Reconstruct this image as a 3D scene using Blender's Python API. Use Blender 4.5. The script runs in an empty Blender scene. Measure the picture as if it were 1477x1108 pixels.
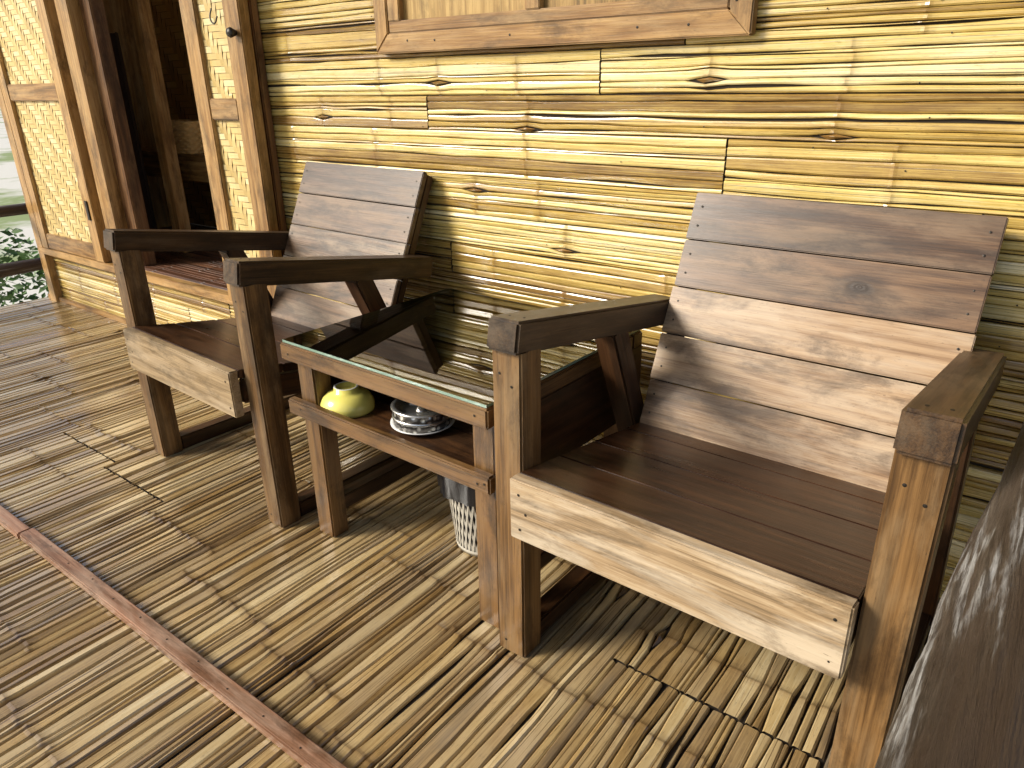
import bpy, bmesh, math, random
import numpy as np
from mathutils import Vector, Matrix, Euler
random.seed(7); np.random.seed(7)
sc=bpy.context.scene
COL=sc.collection
# ------------------------------------------------------------ node helpers
def newmat(name):
    m=bpy.data.materials.new(name); m.use_nodes=True
    nt=m.node_tree; b=nt.nodes['Principled BSDF']
    return m,nt,b
def N(nt,t,**k):
    n=nt.nodes.new(t)
    for a,v in k.items(): setattr(n,a,v)
    return n
def math_(nt,op,a,b=None,c=None,clamp=False):
    n=N(nt,'ShaderNodeMath',operation=op); n.use_clamp=clamp
    for i,v in enumerate((a,b,c)):
        if v is None: continue
        if isinstance(v,(int,float)): n.inputs[i].default_value=v
        else: nt.links.new(v,n.inputs[i])
    return n.outputs[0]
def mix(nt,f,a,b,mode='MIX'):
    n=N(nt,'ShaderNodeMix',data_type='RGBA',blend_type=mode)
    for s,v in ((n.inputs[0],f),(n.inputs[6],a),(n.inputs[7],b)):
        if isinstance(v,(int,float)): s.default_value=v
        elif isinstance(v,tuple): s.default_value=v+(1,) if len(v)==3 else v
        else: nt.links.new(v,s)
    return n.outputs[2]
def ramp(nt,f,stops):
    n=N(nt,'ShaderNodeValToRGB'); e=n.color_ramp.elements
    while len(e)<len(stops): e.new(.5)
    for el,(p,c) in zip(e,stops):
        el.position=p; el.color=(c+(1,)) if isinstance(c,tuple) else (c,c,c,1)
    nt.links.new(f,n.inputs[0]); return n.outputs[0]
def noise(nt,vec,scale,detail=3,rough=.5,dist=0):
    n=N(nt,'ShaderNodeTexNoise'); n.inputs['Scale'].default_value=scale
    n.inputs['Detail'].default_value=detail; n.inputs['Roughness'].default_value=rough
    n.inputs['Distortion'].default_value=dist
    nt.links.new(vec,n.inputs['Vector']); return n.outputs[0]
def scaled(nt,vec,s):
    n=N(nt,'ShaderNodeVectorMath',operation='MULTIPLY'); nt.links.new(vec,n.inputs[0]); n.inputs[1].default_value=s
    return n.outputs[0]
def attr(nt,name,out='Vector'):
    n=N(nt,'ShaderNodeAttribute'); n.attribute_name=name; return n.outputs[out]
def bump(nt,b,h,strength,dist=.002):
    n=N(nt,'ShaderNodeBump'); n.inputs['Strength'].default_value=strength; n.inputs['Distance'].default_value=dist
    nt.links.new(h,n.inputs['Height']); nt.links.new(n.outputs[0],b.inputs['Normal'])
# ------------------------------------------------------------ materials
def wood(name,c1,c2,worn=None,wornamt=.5,rough=.45,coat=.15):
    m,nt,b=newmat(name); gp=attr(nt,'gp')
    sep=N(nt,'ShaderNodeSeparateXYZ'); nt.links.new(gp,sep.inputs[0])
    d=math_(nt,'SQRT',math_(nt,'ADD',math_(nt,'POWER',math_(nt,'MULTIPLY',sep.outputs[0],.55),2),math_(nt,'POWER',sep.outputs[1],2)))
    low=noise(nt,scaled(nt,gp,(1.1,9,9)),1.4,2,.45,.2)
    kn=math_(nt,'DIVIDE',.35,math_(nt,'ADD',math_(nt,'MULTIPLY',d,14),.12))
    ph=math_(nt,'ADD',math_(nt,'ADD',math_(nt,'MULTIPLY',sep.outputs[1],170),math_(nt,'MULTIPLY',low,30)),math_(nt,'MULTIPLY',kn,9))
    ring=math_(nt,'MULTIPLY_ADD',math_(nt,'SINE',ph),.5,.5)
    fine=noise(nt,scaled(nt,gp,(4,150,150)),2.2,4,.6)
    med=noise(nt,scaled(nt,gp,(1.0,34,34)),2.0,4,.6,.15)
    f=math_(nt,'ADD',math_(nt,'ADD',math_(nt,'MULTIPLY',ring,.13),math_(nt,'MULTIPLY',fine,.5)),math_(nt,'MULTIPLY',med,.42))
    oi=N(nt,'ShaderNodeObjectInfo'); f=math_(nt,'ADD',f,math_(nt,'MULTIPLY_ADD',oi.outputs['Random'],.22,-.08))
    col=ramp(nt,f,[(.34,tuple(x*.45 for x in c1)),(.5,c1),(.70,c2),(.95,tuple(min(1,x*1.25) for x in c2))])
    blot=noise(nt,scaled(nt,gp,(1,5,5)),3.6,6,.66,.3)
    if worn:
        wf=ramp(nt,blot,[(.45,0.0),(.62,1.0)])
        col=mix(nt,math_(nt,'MULTIPLY',wf,wornamt),col,worn)
    dk=noise(nt,scaled(nt,gp,(1,2.6,2.6)),5,7,.72,.3)
    col=mix(nt,math_(nt,'MULTIPLY',ramp(nt,dk,[(.50,0.0),(.66,1.0)]),.75),col,tuple(x*.3 for x in c1))
    sc_=noise(nt,scaled(nt,gp,(14,90,90)),3,3,.8)
    col=mix(nt,math_(nt,'MULTIPLY',ramp(nt,sc_,[(.64,0.0),(.70,1.0)]),.55),col,tuple(x*.22 for x in c1))
    kd=ramp(nt,d,[(.008,1.0),(.03,0.0)])
    col=mix(nt,math_(nt,'MULTIPLY',kd,.85),col,tuple(x*.2 for x in c1))
    nt.links.new(col,b.inputs['Base Color'])
    r=math_(nt,'MULTIPLY_ADD',blot,.35,rough-.17); nt.links.new(r,b.inputs['Roughness'])
    b.inputs['Coat Weight'].default_value=coat; b.inputs['Coat Roughness'].default_value=.22
    b.inputs['Specular IOR Level'].default_value=.35
    bump(nt,b,math_(nt,'ADD',fine,math_(nt,'MULTIPLY',ring,.3)),.35,.0015)
    return m
W_POST=wood('wood_post',(.090,.044,.013),(.21,.112,.038),(.26,.18,.095),.45,.5,.1)
W_ARM=wood('wood_arm',(.030,.0145,.0055),(.078,.040,.015),(.14,.10,.06),.4,.42,.12)
W_DARK=wood('wood_dark',(.028,.0115,.0045),(.074,.031,.011),(.08,.045,.024),.3,.4,.15)
W_SEAT=wood('wood_seat',(.027,.010,.004),(.066,.027,.0105),(.095,.050,.027),.3,.32,.3)
W_BACK=wood('wood_back',(.21,.120,.056),(.37,.245,.135),(.47,.37,.26),.55,.38,.22)
W_BACK2=wood('wood_back_dark',(.072,.036,.016),(.17,.095,.046),(.22,.15,.09),.45,.4,.15)
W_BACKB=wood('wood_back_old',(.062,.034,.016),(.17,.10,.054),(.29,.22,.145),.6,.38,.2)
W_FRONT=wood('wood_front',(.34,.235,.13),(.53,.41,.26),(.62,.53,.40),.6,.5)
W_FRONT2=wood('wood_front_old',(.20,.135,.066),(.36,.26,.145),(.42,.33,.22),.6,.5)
W_TABLE=wood('wood_table',(.062,.029,.009),(.16,.082,.027),(.22,.135,.06),.4,.42,.15)
W_FRAME=wood('wood_frame',(.25,.125,.036),(.44,.255,.088),(.52,.35,.16),.4,.4,.25)
W_JAMB=wood('wood_jamb',(.11,.045,.015),(.24,.115,.04),(.28,.16,.07),.4,.4,.2)
W_RED=wood('wood_red',(.17,.08,.04),(.33,.18,.11),(.46,.34,.25),.5,.42)
W_PANEL=wood('wood_panel',(.36,.22,.07),(.52,.35,.13),None,0,.4)
def bamboo(name,stops,nodec,rough,spot=.5,coat=.3,grey=0.,crack=.6,cr_t=.62,fs=260,sa=.9):
    m,nt,b=newmat(name); gp=attr(nt,'gp'); tone=attr(nt,'tone','Fac'); nd=attr(nt,'nd','Fac')
    st=noise(nt,scaled(nt,gp,(3,fs,1)),1.5,4,.65)
    lo=noise(nt,scaled(nt,gp,(1.4,6,1)),2.3,5,.65)
    f=math_(nt,'ADD',tone,math_(nt,'ADD',math_(nt,'MULTIPLY_ADD',st,sa,-sa/2),math_(nt,'MULTIPLY_ADD',lo,1.0,-.5)))
    col=ramp(nt,f,stops)
    sp=noise(nt,scaled(nt,gp,(9,60,1)),4,5,.75)
    col=mix(nt,math_(nt,'MULTIPLY',ramp(nt,sp,[(.56,0.0),(.68,1.0)]),spot),col,tuple(x*.4 for x in stops[0][1]))
    if grey:
        gl=noise(nt,scaled(nt,gp,(1,1,1)),1.7,4,.6)
        col=mix(nt,math_(nt,'MULTIPLY',ramp(nt,gl,[(.4,0.0),(.65,1.0)]),grey),col,(.38,.33,.24))
    cr=noise(nt,scaled(nt,gp,(1.3,330,1)),1,2,.5)
    crf=ramp(nt,cr,[(cr_t,0.0),(cr_t+.035,1.0)])
    col=mix(nt,math_(nt,'MULTIPLY',crf,crack),col,(.06,.03,.01))
    col=mix(nt,nd,col,nodec)
    nt.links.new(col,b.inputs['Base Color'])
    nt.links.new(math_(nt,'MULTIPLY_ADD',st,.3,rough-.15),b.inputs['Roughness'])
    b.inputs['Coat Weight'].default_value=coat; b.inputs['Coat Roughness'].default_value=.16
    bump(nt,b,math_(nt,'SUBTRACT',math_(nt,'ADD',st,sp),crf),.35,.001)
    return m
B_WALL=bamboo('bamboo_wall',[(.02,(.21,.115,.028)),(.3,(.47,.31,.075)),(.55,(.67,.50,.155)),(.92,(.83,.72,.42))],(.22,.11,.03),.26,.5,.8,0,.7,.61)
B_FLOOR=bamboo('bamboo_floor',[(.02,(.09,.048,.018)),(.3,(.29,.18,.065)),(.58,(.48,.34,.15)),(.95,(.70,.58,.35))],(.10,.05,.018),.22,.6,1.0,.4,.75,.62,150,.6)
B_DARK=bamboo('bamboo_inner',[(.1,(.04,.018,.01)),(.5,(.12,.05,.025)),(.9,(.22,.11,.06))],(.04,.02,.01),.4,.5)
def weave(name,a,c):
    m,nt,b=newmat(name); gp=attr(nt,'gp'); tone=attr(nt,'tone','Fac')
    st=noise(nt,scaled(nt,gp,(8,300,1)),1.5,3,.6)
    f=math_(nt,'ADD',tone,math_(nt,'MULTIPLY_ADD',st,.6,-.3))
    nt.links.new(ramp(nt,f,[(.05,tuple(x*.6 for x in a)),(.5,a),(.9,c)]),b.inputs['Base Color'])
    b.inputs['Roughness'].default_value=.4; return m
WV=weave('woven_bamboo',(.62,.45,.17),(.80,.69,.40))
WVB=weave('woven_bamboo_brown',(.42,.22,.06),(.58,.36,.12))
def plain(name,c,rough=.5,metal=0,coat=0,var=.2):
    m,nt,b=newmat(name); tc=N(nt,'ShaderNodeTexCoord')
    n=noise(nt,tc.outputs['Object'],30,4,.6)
    nt.links.new(mix(nt,n,tuple(x*(1-var) for x in c),tuple(min(1,x*(1+var*.7)) for x in c)),b.inputs['Base Color'])
    b.inputs['Roughness'].default_value=rough; b.inputs['Metallic'].default_value=metal; b.inputs['Coat Weight'].default_value=coat
    return m
GAP=plain('dark_gap',(.02,.012,.006),.9)
NAIL=plain('nail_iron',(.03,.025,.02),.5,.6)
YEL=plain('yellow_glaze',(.80,.71,.17),.18,0,.6,.06)
WHT=plain('white_ceramic',(.8,.8,.77),.2,0,.5,.05)
PLW=plain('white_plastic',(.46,.43,.36),.4)
BLK=plain('black_plastic',(.012,.012,.014),.22)
IRON=plain('dark_iron',(.05,.045,.04),.4,.8)
THATCH=plain('thatch',(.30,.22,.11),.9)
WICK=plain('wicker_straw',(.64,.40,.15),.6)
m,nt,b=newmat('tin_silver'); tc=N(nt,'ShaderNodeTexCoord'); v=N(nt,'ShaderNodeTexVoronoi'); v.inputs['Scale'].default_value=95; nt.links.new(tc.outputs['Object'],v.inputs['Vector'])
nt.links.new(ramp(nt,v.outputs['Distance'],[(.25,(.75,.73,.68)),(.5,(.12,.11,.10))]),b.inputs['Base Color']); b.inputs['Metallic'].default_value=.85; b.inputs['Roughness'].default_value=.3; bump(nt,b,v.outputs['Distance'],.8,.003); TIN=m
SIL=plain('silver_rim',(.7,.69,.66),.25,.9,0,.1)
m,nt,b=newmat('table_glass'); nt.nodes.remove(b); o=nt.nodes['Material Output']
tr=N(nt,'ShaderNodeBsdfTransparent'); tr.inputs[0].default_value=(.82,.90,.86,1); gl=N(nt,'ShaderNodeBsdfGlossy'); gl.inputs['Roughness'].default_value=.01
fr=N(nt,'ShaderNodeFresnel'); fr.inputs[0].default_value=2.5; mx=N(nt,'ShaderNodeMixShader'); nt.links.new(fr.outputs[0],mx.inputs[0]); nt.links.new(tr.outputs[0],mx.inputs[1]); nt.links.new(gl.outputs[0],mx.inputs[2]); nt.links.new(mx.outputs[0],o.inputs[0]); GLASS=m
GEDGE=plain('glass_edge_green',(.16,.26,.20),.15,0,.5,.1)
m,nt,b=newmat('weathered_log'); tc=N(nt,'ShaderNodeTexCoord')
n1=noise(nt,scaled(nt,tc.outputs['Object'],(16,1.8,16)),1.0,7,.6,1.0); n2=noise(nt,scaled(nt,tc.outputs['Object'],(130,7,130)),1.6,6,.7); n3=noise(nt,scaled(nt,tc.outputs['Object'],(8,1.5,8)),1.0,3,.6)
c=ramp(nt,n1,[(.38,(.016,.011,.008)),(.48,(.06,.042,.028)),(.56,(.12,.095,.07)),(.60,(.36,.355,.34)),(.70,(.66,.67,.68))])
c=mix(nt,ramp(nt,n2,[(.44,0.0),(.58,.9)]),c,(.035,.025,.016))
c=mix(nt,ramp(nt,n3,[(.42,.85),(.54,0.0)]),c,(.050,.030,.017))
nt.links.new(c,b.inputs['Base Color']); b.inputs['Roughness'].default_value=.5; bump(nt,b,math_(nt,'ADD',n1,math_(nt,'MULTIPLY',n2,.9)),1.0,.010); LOG=m
# ground / foliage
m,nt,b=newmat('pale_ground'); tc=N(nt,'ShaderNodeTexCoord'); a=noise(nt,tc.outputs['Object'],.35,5,.6); d=noise(nt,tc.outputs['Object'],9,5,.7)
c=mix(nt,ramp(nt,a,[(.52,0.0),(.62,1.0)]),(.66,.64,.58),(.18,.26,.07)); c=mix(nt,math_(nt,'MULTIPLY',d,.35),c,(.42,.37,.29)); nt.links.new(c,b.inputs['Base Color']); b.inputs['Roughness'].default_value=.9; GRASS=m
def leafmat(name,a,c):
    m,nt,b=newmat(name); t=attr(nt,'tone','Fac'); nt.links.new(ramp(nt,t,[(0,a),(1,c)]),b.inputs['Base Color']); b.inputs['Roughness'].default_value=.55; return m
LEAF=leafmat('leaf_green',(.04,.09,.015),(.12,.24,.05))
# ------------------------------------------------------------ mesh helpers
def empty(name,loc=(0,0,0),rz=0,parent=None):
    e=bpy.data.objects.new(name,None); COL.objects.link(e); e.location=loc; e.rotation_euler=(0,0,rz); e.parent=parent; e.empty_display_size=.1
    return e
def mkobj(name,verts,faces,mat,parent=None,attrs=None,smooth=False):
    me=bpy.data.meshes.new(name); me.from_pydata(verts,[],faces); me.update()
    if attrs:
        for k,(typ,data) in attrs.items():
            at=me.attributes.new(k,typ,'POINT')
            at.data.foreach_set('vector' if typ=='FLOAT_VECTOR' else 'value',np.asarray(data,dtype=np.float32).ravel())
    if smooth: me.polygons.foreach_set('use_smooth',[True]*len(me.polygons))
    me.materials.append(mat); o=bpy.data.objects.new(name,me); COL.objects.link(o); o.parent=parent
    return o
def addgp(me,axis=None,knot=None,off=None):
    co=np.array([v.co[:] for v in me.vertices]); ext=co.max(0)-co.min(0)
    order=list(np.argsort(-ext)); g=co[:,order]
    if knot is not None: g=g-np.array([knot[0],knot[1],0])
    else: g=g+np.array([random.uniform(2,40),random.uniform(2,9),random.uniform(1,5)])
    at=me.attributes.new('gp','FLOAT_VECTOR','POINT'); at.data.foreach_set('vector',g.astype(np.float32).ravel())
def box(name,size,loc,mat,parent=None,rot=(0,0,0),bev=.0025,knot=None,wob=0):
    bm=bmesh.new(); bmesh.ops.create_cube(bm,size=1)
    for v in bm.verts: v.co=Vector((v.co.x*size[0]+random.uniform(-wob,wob),v.co.y*size[1]+random.uniform(-wob,wob),v.co.z*size[2]+random.uniform(-wob,wob)))
    if bev: bmesh.ops.bevel(bm,geom=bm.edges[:],offset=bev,segments=2,affect='EDGES')
    me=bpy.data.meshes.new(name); bm.to_mesh(me); bm.free(); addgp(me,knot=knot)
    me.materials.append(mat); o=bpy.data.objects.new(name,me); COL.objects.link(o); o.location=loc; o.rotation_euler=rot; o.parent=parent
    return o
def prism(name,pts,axis_vec,mat,parent=None,bev=.0025):
    bm=bmesh.new(); a=[bm.verts.new(p) for p in pts]; c=[bm.verts.new(Vector(p)+Vector(axis_vec)) for p in pts]; n=len(pts)
    bm.faces.new(a); bm.faces.new(c[::-1])
    for i in range(n): bm.faces.new((a[i],c[i],c[(i+1)%n],a[(i+1)%n]))
    bmesh.ops.recalc_face_normals(bm,faces=bm.faces[:])
    if bev: bmesh.ops.bevel(bm,geom=bm.edges[:],offset=bev,segments=2,affect='EDGES')
    me=bpy.data.meshes.new(name); bm.to_mesh(me); bm.free(); addgp(me); me.materials.append(mat)
    o=bpy.data.objects.new(name,me); COL.objects.link(o); o.parent=parent; return o
def lathe(name,prof,mat,parent=None,loc=(0,0,0),seg=48,mod=None):
    vs=[];fs=[]
    for i,(r,z) in enumerate(prof):
        for k in range(seg):
            a=2*math.pi*k/seg; rr=r*(mod(a,i) if mod else 1); vs.append((rr*math.cos(a),rr*math.sin(a),z))
    for i in range(len(prof)-1):
        for k in range(seg):
            k2=(k+1)%seg; fs.append((i*seg+k,i*seg+k2,(i+1)*seg+k2,(i+1)*seg+k))
    o=mkobj(name,vs,fs,mat,parent,None,True); o.location=loc; return o
def nails(name,pts,nrm,parent,r=.0028):
    vs=[];fs=[]; n=Vector(nrm).normalized(); t=n.orthogonal().normalized(); b_=n.cross(t)
    for p in pts:
        p=Vector(p); s=len(vs)
        for k in range(8):
            a=k*math.pi/4; vs.append(tuple(p+n*.0006+(t*math.cos(a)+b_*math.sin(a))*r))
        vs.append(tuple(p+n*.0011))
        for k in range(8): fs.append((s+k,s+(k+1)%8,s+8))
    return mkobj(name,vs,fs,NAIL,parent)
# ------------------------------------------------------------ split bamboo sheets
def bamboo_sheet(name,u0,u1,v0,v1,tf,mat,parent,course=(.09,.12),strip=.0105,thick=.004,seglen=(1.3,2.2),nodesp=(.3,.42),eye=.35,gapw=.0012,step=.055,wander=.0022,ndamt=.75,wvar=(.5,1.5),extra=(),eyeL=.034,eyeW=.011,jag=.005,endgap=.003,segv=.12,ctr=(.30,.64),tv=.28):
    V=[];Fc=[];GP=[];T=[];ND=[]
    v=v0
    while v<v1-1e-4:
        cw=random.uniform(*course)
        if v+cw>v1-.03: cw=v1-v
        us=[u0]; u=u0+random.uniform(.25,seglen[1])
        while u<u1-.15: us.append(u); u+=random.uniform(*seglen)
        us.append(u1); ctone=random.uniform(*ctr)
        for a,b in zip(us[:-1],us[1:]):
            st=ctone+random.uniform(-segv,segv)
            n=max(2,int(round(cw/strip*random.uniform(.8,1.2))))
            w=np.random.uniform(wvar[0],wvar[1],n); w=w/w.sum()*cw; bd=v+np.concatenate([[0],np.cumsum(w)])
            nodes=[];q=a+random.uniform(.08,nodesp[1])
            while q<b-.05: nodes.append(q); q+=random.uniform(*nodesp)
            eyes=[(q,random.randrange(1,n)) for q in nodes if random.random()<eye and n>3]
            for (ex,ev) in extra:
                if a+.06<ex<b-.06 and v<ev<v+cw:
                    nodes=[q for q in nodes if abs(q-ex)>.15]+[ex]; nodes.sort()
                    eyes.append((ex,min(n-1,max(1,int(np.argmin(abs(bd-ev)))))))
            ss=list(np.arange(a+.0015,b-.0015,step))+[b-.0015]
            for q in nodes:
                ss=[s for s in ss if abs(s-q)>.022]+[q-.02,q-.007,q,q+.007,q+.02]
            for q,_ in eyes: ss+= [q-eyeL,q+eyeL]
            ss=np.array(sorted(s for s in set(ss) if a<=s<=b)); m=len(ss)
            B=np.zeros((n+1,m));G=np.zeros((n+1,m))
            for k in range(n+1):
                kn=max(3,int((b-a)/.14)+2); wv=np.random.uniform(-1,1,kn); gv=np.random.uniform(-.8,1.3,kn)*random.choice((.5,1,1,2.4))
                xs=np.linspace(a,b,kn)
                am=wander if 0<k<n else wander*.4
                B[k]=bd[k]+am*np.interp(ss,xs,wv); G[k]=np.maximum(.00015,gapw*np.interp(ss,xs,gv))
                if k in(0,n): G[k]=np.maximum(G[k],.001)
            for q,k in eyes:
                d=np.abs(ss-q); e=np.clip(1-d/eyeL,0,1)**.8; sgn=random.choice([.8,1.1])
                G[k]+= e*eyeW*sgn
                for kk in range(1,n):
                    if kk!=k: B[kk]+= np.sign(kk-k)*e*eyeW*.45*math.exp(-abs(kk-k)*.6)
                hs=len(V); bc=float(np.interp(q,ss,B[k])); sg=random.choice((-1,1))
                for (du,dv,h) in ((-eyeL*.75,0,.004),(-eyeL*.1,eyeW*.42,.005),(eyeL*.55,eyeW*.12,.005),(eyeL*.2,-eyeW*.38,.005),(-.004,0.001,.013)):
                    V.append(tf(q+sg*du,bc+dv,h)); GP.append((q*3,bc*3,0)); T.append(.12); ND.append(.85)
                Fc+= [(hs,hs+1,hs+4),(hs+1,hs+2,hs+4),(hs+2,hs+3,hs+4),(hs+3,hs,hs+4)]
            for k in range(n):
                lo=B[k]+G[k]/2; hi=B[k+1]-G[k+1]/2; hi=np.maximum(hi,lo+.0012)
                hb=random.uniform(0,.0018); tn=st+random.uniform(-tv,tv*.9)
                base=len(V); tilt=random.uniform(-.0008,.0008); js=random.uniform(-jag,jag)
                e0=random.uniform(0,endgap); e1=random.uniform(0,endgap)
                for i in range(m):
                    dn=min([abs(ss[i]-q) for q in nodes],default=9)
                    nn=1.0 if dn<.001 else (.45 if dn<.01 else 0.)
                    for q,ek in eyes:
                        if abs(k+.5-ek)<1: nn=max(nn,.95*max(0,1-abs(ss[i]-q)/.05))
                    hh=thick+hb+(.0022 if dn<.001 else (.0008 if dn<.01 else 0))
                    ww=hi[i]-lo[i]; e=min(.2*ww,.0028); uu=ss[i]+(js if 0<i<m-1 else 0)
                    if i==0: uu+=e0
                    if i==m-1: uu-=e1
                    for (vv,h) in ((lo[i],-.001),(lo[i]+e*.4,hh*.62),(lo[i]+e*1.5,hh+tilt),(hi[i]-e*1.5,hh-tilt),(hi[i]-e*.4,hh*.62),(hi[i],-.001)):
                        V.append(tf(uu,vv,h)); GP.append((uu+k*1.7+v*13,vv,0)); T.append(tn); ND.append(nn*ndamt)
                for i in range(m-1):
                    for j in range(5):
                        p=base+i*6+j; Fc.append((p,p+1,p+7,p+6))
        v+=cw
    return mkobj(name,V,Fc,mat,parent,{'gp':('FLOAT_VECTOR',GP),'tone':('FLOAT',T),'nd':('FLOAT',ND)},False)
def weave_panel(name,x0,x1,z0,z1,y,mat,parent,c=.021):
    V=[];Fc=[];GP=[];T=[]
    ni=int((x1-x0)/c)+1; nj=int((z1-z0)/c)+1
    def flo(ax,az,bx,bz,horiz,tn):
        ax,bx=max(ax,x0),min(bx,x1); az,bz=max(az,z0),min(bz,z1)
        if bx-ax<.003 or bz-az<.003: return
        s=len(V); g=.0008
        if horiz: az+=g;bz-=g
        else: ax+=g;bx-=g
        for i in range(4):
            f=i/3; h=.0005+.003*math.sin(math.pi*f)**.6
            for j in range(2):
                if horiz: V.append((ax+(bx-ax)*f,y-h,az+(bz-az)*j)); GP.append((ax+f*.06,V[-1][2],0))
                else: V.append((ax+(bx-ax)*j,y-h,az+(bz-az)*f)); GP.append((az+f*.06,V[-1][0],0))
                T.append(tn)
        for i in range(3):
            p=s+i*2; Fc.append((p,p+1,p+3,p+2))
    for j in range(nj):
        z=z0+j*c
        for i in range(-6,ni):
            if (i+j)%6==0: flo(x0+i*c,z,x0+(i+3)*c,z+c,True,random.uniform(.45,.8))
    for i in range(ni):
        for j in range(-6,nj):
            if (i+j)%6==3: flo(x0+i*c,z0+j*c,x0+(i+1)*c,z0+(j+3)*c,False,random.uniform(.2,.6))
    o=mkobj(name,V,Fc,mat,parent,{'gp':('FLOAT_VECTOR',GP),'tone':('FLOAT',T)})
    box(name+'_backing',(x1-x0,.004,z1-z0),((x0+x1)/2,y+.004,(z0+z1)/2),GAP,parent,bev=0)
    return o
# ================================================================ HOUSE
YW=.70
house=empty('bamboo_house')
knots=[(-1.22,.962),(-.42,.962),(.335,.962),(-.72,1.07),(.06,1.07),(-.6,.80),(.3,.80),(-.3,.66)]
bamboo_sheet('wall_bamboo',-1.50,1.3,-.03,2.35,lambda u,v,h:(u,YW-h,v),B_WALL,house,extra=knots,eye=.05,strip=.0145,gapw=.0024,wvar=(.3,1.9),ndamt=.38,course=(.085,.12),nodesp=(.38,.6),eyeL=.048,eyeW=.013,jag=.006,endgap=.0014,segv=.09)
box('wall_backing',(2.8,.03,2.4),(-.1,YW+.0165,1.17),GAP,house,bev=0)
pn=[]
for xc in np.arange(-1.4,1.2,.21):
    for zc in np.arange(.3,1.6,.055):
        if random.random()<.45: pn.append((xc+random.uniform(-.02,.02),YW-.0058,zc+random.uniform(-.02,.02)))
nails('wall_pins',pn,(0,-1,0),house,.0017)
bamboo_sheet('wall_bamboo_under_door',-3.62,-1.505,-.03,.265,lambda u,v,h:(u,YW-h,v),B_WALL,house,eye=.1,gapw=.0014,strip=.013)
box('wall_backing_under_door',(2.1,.03,.28),(-2.56,YW+.0165,.12),GAP,house,bev=0)
bamboo_sheet('wall_bamboo_over_door',-3.62,-1.505,2.02,2.35,lambda u,v,h:(u,YW-h,v),B_WALL,house,eye=.1)
box('wall_backing_over_door',(2.1,.03,.33),(-2.56,YW+.0165,2.185),GAP,house,bev=0)
# floor
bamboo_sheet('veranda_floor_bamboo',-1.5,YW,-3.75,1.3,lambda u,v,h:(v,u,h-.0055),B_FLOOR,house,course=(.24,.42),strip=.0215,thick=.0056,seglen=(3,5),nodesp=(.30,.46),eye=.22,gapw=.0042,step=.07,wander=.0048,wvar=(.45,1.6),ndamt=.55,eyeW=.018,eyeL=.05,jag=.008,endgap=.002,segv=.03,ctr=(.38,.56),tv=.24)
box('veranda_floor_deck',(5.1,2.25,.04),(-1.225,-.4,-.0285),GAP,house,bev=0)
box('floor_strip',(3.1,.036,.022),(.32,-.405,.012),W_RED,house,bev=.003)
box('floor_strip_end',(2.5,.034,.020),(-2.485,-.409,.011),W_RED,house,bev=.003)
nails('floor_strip_nails',[(x,-.405+random.uniform(-.006,.006),.0232) for x in np.arange(-1.1,.6,.11)],(0,0,1),house,.002)
box('door_sill_plate',(2.13,.05,.035),(-2.56,YW-.02,.285),W_FRAME,house)
box('floor_skirting',(2.2,.02,.025),(-2.62,YW-.018,.012),W_FRAME,house,bev=.002)
y=YW-.02
def stile(n,x0,x1,z0,z1,yc,th,mat): return box(n,(x1-x0,th,z1-z0),((x0+x1)/2,yc,(z0+z1)/2),mat,house,bev=.004)
stile('corner_post',-3.66,-3.585,-.03,2.35,YW,.08,W_FRAME)
stile('door_left_stile_a',-3.58,-3.505,.304,2.0,y,.045,W_FRAME)
stile('door_left_stile_b',-2.985,-2.90,.304,2.0,y,.045,W_FRAME)
for z0,z1,nm in((.306,.385,'bottom'),(1.03,1.105,'mid'),(1.92,1.998,'top')): stile('door_left_rail_'+nm,-3.505,-2.985,z0,z1,y,.04,W_FRAME)
weave_panel('door_left_weave_lower',-3.51,-2.98,.38,1.035,y-.002,WV,house)
weave_panel('door_left_weave_upper',-3.51,-2.98,1.10,1.925,y-.002,WV,house)
stile('door_jamb_left',-2.86,-2.75,.304,2.0,YW+.03,.10,W_FRAME)
stile('door_jamb_inner',-2.75,-2.66,.304,2.0,YW+.06,.06,W_JAMB)
stile('door_jamb_right',-1.62,-1.50,.304,2.0,YW+.03,.07,W_JAMB)
stile('door_head',-2.66,-1.62,1.93,2.0,YW+.05,.07,W_FRAME)
y2=YW-.07
stile('door_right_stile_a',-1.80,-1.715,.304,2.0,y2,.04,W_FRAME)
stile('door_right_stile_b',-1.555,-1.47,.304,2.0,y2,.04,W_FRAME)
for z0,z1,nm in((.306,.385,'bottom'),(.97,1.04,'mid'),(1.92,1.998,'top')): stile('door_right_rail_'+nm,-1.715,-1.555,z0,z1,y2,.036,W_FRAME)
weave_panel('door_right_weave_lower',-1.72,-1.55,.38,.975,y2-.002,WV,house)
weave_panel('door_right_weave_upper',-1.72,-1.55,1.035,1.925,y2-.002,WV,house)
stile('door_right_leaf_behind',-1.78,-1.48,.31,1.99,YW-.022,.03,W_JAMB)
cu=bpy.data.curves.new('door_hook','CURVE'); cu.dimensions='3D'; cu.bevel_depth=.0025; sp=cu.splines.new('BEZIER'); pts=[(-1.60,y2-.03,1.31),(-1.598,y2-.04,1.28),(-1.58,y2-.04,1.265),(-1.565,y2-.035,1.285)]
sp.bezier_points.add(3)
for p,c in zip(sp.bezier_points,pts): p.co=c; p.handle_left_type=p.handle_right_type='AUTO'
o=bpy.data.objects.new('door_hook',cu); COL.objects.link(o); o.parent=house; cu.materials.append(IRON)
lathe('door_knob',[(0,.03),(.012,.028),(.016,.02),(.012,.01),(.008,0)],IRON,house,(-1.50,y2-.02,1.235)).rotation_euler=(math.pi/2,0,0)
box('door_hinge',(.02,.006,.09),(-2.94,y-.026,.55),IRON,house,bev=.001)
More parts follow.
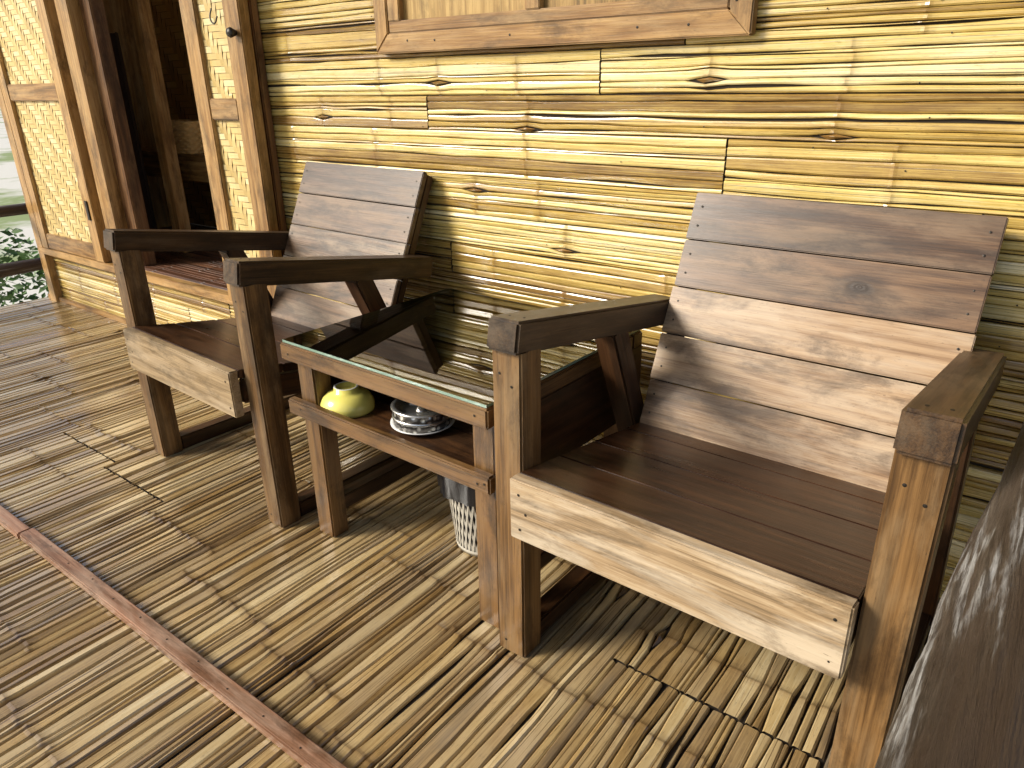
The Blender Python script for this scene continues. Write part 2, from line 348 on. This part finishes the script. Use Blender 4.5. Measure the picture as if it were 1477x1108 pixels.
# room inside (open at its right end, which lets daylight in)
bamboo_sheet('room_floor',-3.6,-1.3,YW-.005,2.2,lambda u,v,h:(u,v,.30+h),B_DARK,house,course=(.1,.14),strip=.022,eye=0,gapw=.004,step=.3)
box('room_subfloor',(2.3,1.5,.03),(-2.46,1.47,.283),GAP,house,bev=0)
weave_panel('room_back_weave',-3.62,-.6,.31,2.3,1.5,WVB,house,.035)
box('room_side_left',(.03,1.5,2.4),(-3.64,1.46,1.18),W_FRAME,house)
box('room_post',(.075,.06,2.05),(-2.82,1.03,1.33),W_FRAME,house)
box('room_ledge',(1.3,.28,.035),(-2.95,1.34,.745),W_FRAME,house)
box('room_ledge_front',(1.3,.02,.10),(-2.95,1.21,.68),W_FRAME,house)
V=[];Fs=[]
for i in range(41):
    xx=-3.55+i*.015; yy=.98+.018*math.sin(i*.9)+.006*math.sin(i*2.3)
    V+= [(xx,yy,.36),(xx,yy,1.0),(xx,yy,1.32)]
for i in range(40):
    for j in range(2): p=i*3+j; Fs.append((p,p+1,p+4,p+3))
mkobj('room_dark_sheet',V,Fs,plain('dark_sheet',(.035,.02,.014),.9),house,None,True)  # wavy dark sheet, added in place of an unidentified dark shape inside the room
# window shutter
wx0,wx1,wz0,wz1=-.925,.155,1.155,2.05; fw=.05; yf=YW-.034
def win(n,pts,mat,th=.03):
    return prism(n,[(p[0],yf,p[1]) for p in pts],(0,th,0),mat,house,.003)
win('window_frame_bottom',[(wx0,wz0),(wx1,wz0),(wx1-fw,wz0+fw),(wx0+fw,wz0+fw)],W_FRAME)
win('window_frame_top',[(wx0,wz1),(wx1,wz1),(wx1-fw,wz1-fw),(wx0+fw,wz1-fw)],W_FRAME)
win('window_frame_left',[(wx0,wz0),(wx0+fw,wz0+fw),(wx0+fw,wz1-fw),(wx0,wz1)],W_FRAME)
win('window_frame_right',[(wx1,wz0),(wx1-fw,wz0+fw),(wx1-fw,wz1-fw),(wx1,wz1)],W_FRAME)
ix0,ix1=wx0+fw+.003,wx1-fw-.003
box('shutter_rail_bottom',(ix1-ix0,.02,.03),((ix0+ix1)/2,YW-.02,wz0+fw+.016),W_FRAME,house)
for i,xx in enumerate((ix0+.022,-.385,-.035,ix1-.022)): box('shutter_stile_%d'%i,(.044,.022,.74),(xx,YW-.021,wz0+fw+.40),W_FRAME,house)
for i,xx in enumerate((-.62,-.21,.03)): box('shutter_panel_%d'%i,(.43 if i<1 else .34 if i<2 else .13,.006,.74),(xx,YW-.009,wz0+fw+.40),W_PANEL,house,bev=.001)
nails('window_nails',[(-.80,yf,1.185),(-.45,yf,1.183),(-.1,yf,1.182),(.12,yf,1.22),(-.70,yf,1.182),(.02,yf,1.181)],(0,-1,0),house,.003)
prism('roof_thatch',[(-4.1,-.75,2.62),(-4.1,2.3,3.1),(-4.1,2.3,3.25),(-4.1,-.75,2.77)],(5.7,0,0),THATCH,house,0)
# ================================================================ CHAIRS
W=.70;T_=.0646;hA=.7116
def chair(name,loc,rz,bw=0.0,kn=True):
    e=empty(name,loc,rz); sl=math.atan2(.093,.5694)
    for s,x in(('left',T_/2),('right',W-T_/2)):
        box('front_leg_'+s,(T_,.062,.656),(x,.032,.328),W_POST,e,bev=.004,wob=.0008)
        L=.615; th=.058
        c=Vector((x,-.004,hA))+Vector((0,math.cos(sl),-math.sin(sl)))*(L/2)+Vector((0,-math.sin(sl),-math.cos(sl)))*(th/2)
        box('arm_'+s,(T_+.003,L,th),c,W_ARM,e,rot=(-sl,0,0),bev=.005)
        p0=Vector((x,.345,.607));p1=Vector((x,.615,.01)); d=p1-p0
        box('rear_leg_'+s,(T_*.82,.055,d.length),(p0+p1)/2,W_DARK,e,rot=(math.atan2(d.y,-d.z),0,0),bev=.004)
        box('floor_runner_'+s,(.045,.54,.045),(x,.335,.0235),W_DARK,e,bev=.004)
        nails('arm_nails_'+s,[(x-.012,.03,hA-.0055),(x+.014,.036,hA-.0065)],(0,-math.sin(sl),1),e)
        nails('leg_nails_'+s,[(x-.014,.001,.61),(x+.012,.001,.59),(x-.012,.001,.03)],(0,-1,0),e)
    x0,x1=T_+.002,W-T_-.002; sx=x1-x0; dep=.515/4
    for i in range(4):
        c=Vector((W/2,-.012,.437))+Vector((0,math.cos(.163),-math.sin(.163)))*(dep*(i+.5))+Vector((0,-.16,-.987))*.011
        box('seat_plank_%d'%i,(sx-.001,dep-.003,.022),c,W_SEAT,e,rot=(-.163,0,0),bev=.002)
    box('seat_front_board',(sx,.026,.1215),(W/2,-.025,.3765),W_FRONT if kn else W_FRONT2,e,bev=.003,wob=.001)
    nails('front_nails',[(x0+.02,-.038,.41),(x0+.022,-.038,.34),(x1-.02,-.038,.41),(x1-.018,-.038,.34),(x0+.035,-.038,.375)],(0,-1,0),e)
    for s,x in(('left',T_+.018),('right',W-T_-.018)):
        box('seat_side_rail_'+s,(.03,.50,.06),(x,.245,.335),W_DARK,e,rot=(-.163,0,0))
    b0=Vector((W/2+bw/2,.4307,.3602));t0=Vector((W/2+bw/2,.6478,.8453)); u=(t0-b0);L=u.length;u.normalize(); n=Vector((0,-u.z,u.y)); an=-math.atan2(u.y,u.z)
    np_=5; ph=L/np_
    for i in range(np_):
        c=b0+u*(ph*(i+.5))-n*(.009+random.uniform(0,.0012))
        kk=(0.085,0.0) if (i==3 and kn) else None
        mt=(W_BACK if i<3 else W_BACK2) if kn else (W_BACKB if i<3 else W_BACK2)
        box('back_plank_%d'%i,(sx+bw+random.uniform(-.003,.003),.018,ph-.003),c,mt,e,rot=(an,0,random.uniform(-.003,.003)),bev=.002,knot=kk,wob=.0006)
    pn=[]
    for i in range(np_):
        for k in(.3,.7):
            for xx in (x0+.02,x1-.02+bw): pn.append(tuple(Vector((xx,b0.y,b0.z))+u*(ph*(i+k))+n*.0))
    nails('back_nails',pn,n,e,.0024)
    for s,x in(('left',x0+.02),('right',x1-.02+bw)):
        c=Vector((x,0,0))+Vector((0,b0.y,b0.z))+u*(L/2-.03)-n*(.0195+.0135)
        box('back_upright_'+s,(.036,.026,L+.05),c,W_DARK,e,rot=(an,0,0),bev=.003)
    box('under_stretcher',(sx,.04,.04),(W/2,.50,.235),W_DARK,e)
    return e
chair('armchair',(0,0,0),-.0178,.016)
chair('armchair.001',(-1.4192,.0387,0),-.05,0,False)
# ================================================================ TABLE
tb=empty('side_table',(-.6579,.0329,0),-.0318); tw,td,th=.6355,.5755,.5296
f=.045;hr=.042
box('top_rail_front',(tw,f,hr),(tw/2,f/2,th-.006-hr/2),W_TABLE,tb,bev=.004)
box('top_rail_back',(tw,f,hr),(tw/2,td-f/2,th-.006-hr/2),W_TABLE,tb,bev=.004)
box('top_rail_left',(f,td-2*f-.001,hr),(f/2,td/2,th-.007-hr/2),W_TABLE,tb,bev=.004)
box('top_rail_right',(f,td-2*f-.001,hr),(tw-f/2,td/2,th-.007-hr/2),W_TABLE,tb,bev=.004)
g=box('glass_top',(tw-.012,td-.012,.006),(tw/2,td/2,th-.0025),GLASS,tb,bev=0)
g.data.materials.append(GEDGE)
for p in g.data.polygons:
    if abs(p.normal.z)<.5: p.material_index=1
for nm,x,yy in(('fl',.052,.05),('fr',tw-.032,.05),('bl',.052,td-.04),('br',tw-.032,td-.04)):
    box('leg_'+nm,(.06,.05,th-.006-hr-.001),(x,yy,(th-.006-hr)/2),W_TABLE,tb,bev=.004)
box('shelf_rail_front',(tw,.022,.040),(tw/2,.012,.3613),W_TABLE,tb,bev=.004)
box('shelf_rail_back',(tw,.022,.040),(tw/2,td-.012,.3613),W_TABLE,tb,bev=.004)
for i in range(4): box('shelf_plank_%d'%i,(tw-.05,.127,.014),(tw/2,.092+.13*i,.352),W_DARK,tb,bev=.002)
box('side_panel_left',(.014,td-.12,.16),(.012,td/2,.42),W_DARK,tb,bev=.002)
box('side_panel_right',(.014,td-.03,.17),(tw-.004,td/2+.01,.405),W_DARK,tb,bev=.002)
for s,x in(('left',.052),('right',tw-.032)): box('leg_runner_'+s,(.04,td-.12,.04),(x,td/2,.08),W_DARK,tb)
nails('table_nails',[(.03,-.0005,.50),(tw-.03,-.0005,.505),(.05,.0005,.365),(tw-.03,.0005,.36),(tw-.012,.0005,.365)],(0,-1,0),tb)
ZS=.359
bo=lathe('bowl',[(.050,0),(.0535,.001),(.0545,.006),(.0535,.018),(.047,.031),(.036,.040),(.025,.044),(.0245,.052),(.0225,.0525),(.021,.046),(.010,.0445),(.0,.0445)],YEL,None,(-.530,.110,ZS),56); bo.scale=(1.18,1.18,1.12)
lathe('bowl_foot_ring',[(.0205,.0527),(.0225,.0535),(.0245,.0527)],WHT,bo,(0,0,0),48)
ta=empty('tin_ashtray',(-.318,.145,ZS)); ta.scale=(1.14,1.14,1.14)
lathe('saucer',[(.0,.001),(.04,.001),(.056,.006),(.064,.011),(.064,.013),(.055,.009),(.04,.005),(0,.005)],WHT,ta)
lathe('tin_wall',[(.045,.006),(.055,.008),(.058,.014),(.058,.040),(.056,.044)],TIN,ta)
lathe('tin_rim',[(.056,.043),(.0605,.044),(.061,.047),(.056,.049),(.050,.047),(.046,.040),(.03,.036),(0,.035)],SIL,ta)
lathe('tin_band',[(.058,.024),(.0595,.0255),(.0595,.0285),(.058,.030)],SIL,ta)
lathe('tin_boss',[(0,.045),(.006,.044),(.012,.039),(.014,.035)],SIL,ta,seg=24)
box('cigarette_rest',(.05,.006,.004),(.0,.0,.046),SIL,ta,rot=(0,0,.5),bev=.001)
# waste basket
wb=empty('waste_basket',(-.255,.285,0)); H=.265
def wr(z): return .078+(.108-.078)*z/H
V=[];Fs=[]
def ribbon(pts):
    s=len(V)
    for (p,wv) in pts:
        p=Vector(p);wv=Vector(wv); V.append(tuple(p-wv));V.append(tuple(p+wv))
    for i in range(len(pts)-1): k=s+2*i; Fs.append((k,k+1,k+3,k+2))
for k in range(46):
    a=2*math.pi*k/46
    for sg in(1,-1):
        pts=[]
        for i in range(9):
            z=.01+i/8*(H-.06); aa=a+sg*i*.05; r=wr(z)+(.0008*sg); pts.append(((r*math.cos(aa),r*math.sin(aa),z),(-.0026*math.sin(aa),.0026*math.cos(aa),0)))
        ribbon(pts)
mkobj('basket_lattice',V,Fs,PLW,wb)
lathe('basket_base',[(0,.003),(.077,.003),(.079,.0),(.081,.012),(.0795,.014)],PLW,wb)
lathe('basket_rim',[(wr(H-.05),H-.055),(wr(H)+.002,H-.02),(wr(H)+.005,H),(wr(H),H+.002)],PLW,wb)
lathe('basket_liner',[(.072,.02),(.084,.12),(.100,.24),(.108,.272),(.119,.266),(.121,.235),(.117,.17)],BLK,wb,(0,0,0),64,lambda a,i:1 if i<3 else 1+.035*math.sin(a*9+i)+.02*math.sin(a*23+i*2)*(i>4))
# wicker basket inside room
V=[];Fs=[];rows=11;seg=120
for j in range(rows*3+1):
    for k in range(seg):
        a=2*math.pi*k/seg; c_,s_=math.cos(a),math.sin(a)
        e=4; rr=(abs(c_)**e+abs(s_)**e)**(-1/e)
        row=j//3; w=.006*math.sin(a*20+math.pi*(row%2))*(1 if j%3 else .0)+(.004 if j%3 else 0)
        tap=.9+.1*j/(rows*3)
        V.append(((.155*rr*tap+w)*c_,(.10*rr*tap+w)*s_,j*.0048))
for j in range(rows*3):
    for k in range(seg): k2=(k+1)%seg; Fs.append((j*seg+k,j*seg+k2,(j+1)*seg+k2,(j+1)*seg+k))
o=mkobj('wicker_basket',V,Fs,WICK,None,None,True); o.location=(-3.02,1.28,.764)
# ================================================================ LOG RAILINGS
def log(name,p0,p1,r,parent,seed=0,seg=20,n=60,ridge=0.):
    rnd=np.random.RandomState(seed); p0=Vector(p0);p1=Vector(p1);d=p1-p0;L=d.length;d.normalize(); a=d.orthogonal().normalized(); b_=d.cross(a)
    V=[];Fs=[]; ph=rnd.uniform(0,6,8); RD=rnd.uniform(-1,1,(14,seg))
    for i in range(n+1):
        t=i/n; off=a*math.sin(t*5+ph[0])*.008+b_*math.sin(t*4+ph[1])*.008
        q=t*13; q0=min(12,int(q)); fr=q-q0
        for k in range(seg):
            an=2*math.pi*k/seg
            rr=r*(1+.06*math.sin(3*an+ph[2]+t*6)+.05*math.sin(t*L*9+ph[3])+.03*math.sin(7*an+t*14+ph[4])+rnd.uniform(-.005,.005)+ridge*(RD[q0,k]*(1-fr)+RD[q0+1,k]*fr))
            V.append(tuple(p0+d*(t*L)+off+(a*math.cos(an)+b_*math.sin(an))*rr))
    for i in range(n):
        for k in range(seg): k2=(k+1)%seg; Fs.append((i*seg+k,i*seg+k2,(i+1)*seg+k2,(i+1)*seg+k))
    Fs.append(tuple(range(seg))[::-1]); Fs.append(tuple(n*seg+k for k in range(seg)))
    return mkobj(name,V,Fs,LOG,parent,None,True)
for i,xx in enumerate((-3.5,-1.3,.9)):
    for j,yy in enumerate((-1.2,.6)): log('stilt_%d_%d'%(i,j),(xx,yy,-.95),(xx,yy,-.05),.065,house,40+i+j,16,8)
for i,xx in enumerate((-3.68,1.0)): log('veranda_post_%d'%i,(xx,-1.42,-.9),(xx,-1.42,2.3),.045,house,50+i,16,30)
for i,xx in enumerate((-3.9,-2.6,-1.3,0,1.3)): log('rafter_%d'%i,(xx,-.70,2.60),(xx,2.2,3.06),.03,house,60+i,12,12)
r1=empty('log_railing')
log('top_rail',(.862,.62,.56),(.728,-1.4,.56),.086,r1,1,64,220,.05)
log('low_rail',(.90,.62,.20),(.82,-1.4,.20),.035,r1,2)
log('post_a',(.93,-.75,-.1),(.93,-.75,.62),.04,r1,3,20,20)
r2=empty('log_railing.001')
log('top_rail',(-3.72,.69,.49),(-3.72,-1.4,.49),.030,r2,4)
log('low_rail',(-3.72,.69,.19),(-3.72,-1.4,.19),.034,r2,5)
log('post_a',(-3.76,.0,-.1),(-3.76,.0,.58),.035,r2,6,20,20)
# ================================================================ GROUND + PLANTS
mkobj('ground',[(-250,-250,-.9),(250,-250,-.9),(250,250,-.9),(-250,250,-.9)],[(0,1,2,3)],GRASS)
def leaves(name,n,cs,size,parent=None,mat=LEAF):
    V=[];Fs=[];T=[]
    for _ in range(n):
        (cx,cy,cz),r=random.choice(cs); p=Vector((random.gauss(0,1),random.gauss(0,1),random.gauss(0,1))); p=p.normalized()*r*random.uniform(.35,1)**.5+Vector((cx,cy,cz))
        e=Euler((random.uniform(-1,1),random.uniform(-1,1),random.uniform(0,6.3))).to_matrix(); s=size*random.uniform(.6,1.3); k=len(V)
        for q in((0,0,0),(s*.3,s*.5,.02*s),(0,s*1.2,-.1*s),(-s*.3,s*.5,.02*s)): V.append(tuple(p+e@Vector(q)))
        tn=random.uniform(0,1); T+= [tn]*4; Fs.append((k,k+1,k+2,k+3))
    return mkobj(name,V,Fs,mat,parent,{'tone':('FLOAT',T)})
def tree(name,x,y,h,seed):
    random.seed(seed); e=empty(name,(0,0,0))
    log('trunk',(x,y,-.9),(x+.2,y+.1,h*.6),.13,e,seed,16,20)
    cs=[]
    for i in range(9):
        a=random.uniform(0,6.3); rr=random.uniform(.4,1.5); c=(x+rr*math.cos(a),y+rr*math.sin(a),h*random.uniform(.5,1.0)); cs.append((c,random.uniform(.5,.9)))
        log('limb_%d'%i,(x+.15,y,h*.42),c,.035,e,seed+i,8,8)
    leaves('crown',5200,cs,.14,e)
tree('tree',-15.5,7.4,4.2,11); tree('tree.001',-17,11,5,12)
random.seed(5)
leaves('shrub',5000,[((-4.9+random.uniform(-.7,.5),1.0+random.uniform(-1.3,1.6),-.7+random.uniform(0,.6)),.34) for _ in range(20)],.07)
# ================================================================ LIGHT
S=Vector((-.60,-.66,.55)).normalized()
su=bpy.data.lights.new('sun','SUN'); su.energy=5.0; su.angle=math.radians(18); su.color=(1,.955,.86)
so=bpy.data.objects.new('sun',su); COL.objects.link(so); so.rotation_euler=(-S).to_track_quat('-Z','Y').to_euler()
w=bpy.data.worlds.new('World'); sc.world=w; w.use_nodes=True; nt=w.node_tree; bg=nt.nodes['Background']; sk=nt.nodes.new('ShaderNodeTexSky'); sk.sky_type='NISHITA'; sk.sun_disc=False
sk.sun_elevation=math.asin(S.z); sk.sun_rotation=math.atan2(S.x,S.y)%(2*math.pi); sk.dust_density=3
nt.links.new(sk.outputs[0],bg.inputs[0]); bg.inputs[1].default_value=.15
# ================================================================ CAMERA
f_,p_,yw,r_=1042.6757,.3921,.6484,-.0150
F=Vector((-math.sin(yw)*math.cos(p_),math.cos(yw)*math.cos(p_),-math.sin(p_))); Rt=Vector((math.cos(yw),math.sin(yw),0)); U=Rt.cross(F)
R2=Rt*math.cos(r_)+U*math.sin(r_); U2=-Rt*math.sin(r_)+U*math.cos(r_)
cam=bpy.data.cameras.new('camera'); cam.lens=f_/1477*36; cam.clip_start=.02; cam.clip_end=600
co=bpy.data.objects.new('camera',cam); COL.objects.link(co)
M=Matrix((R2,U2,-F)).transposed().to_4x4(); M.translation=Vector((.7356,-.9107,1.0686)); co.matrix_world=M
sc.camera=co
sc.view_settings.view_transform='Standard'; sc.view_settings.look='None'; sc.view_settings.exposure=0
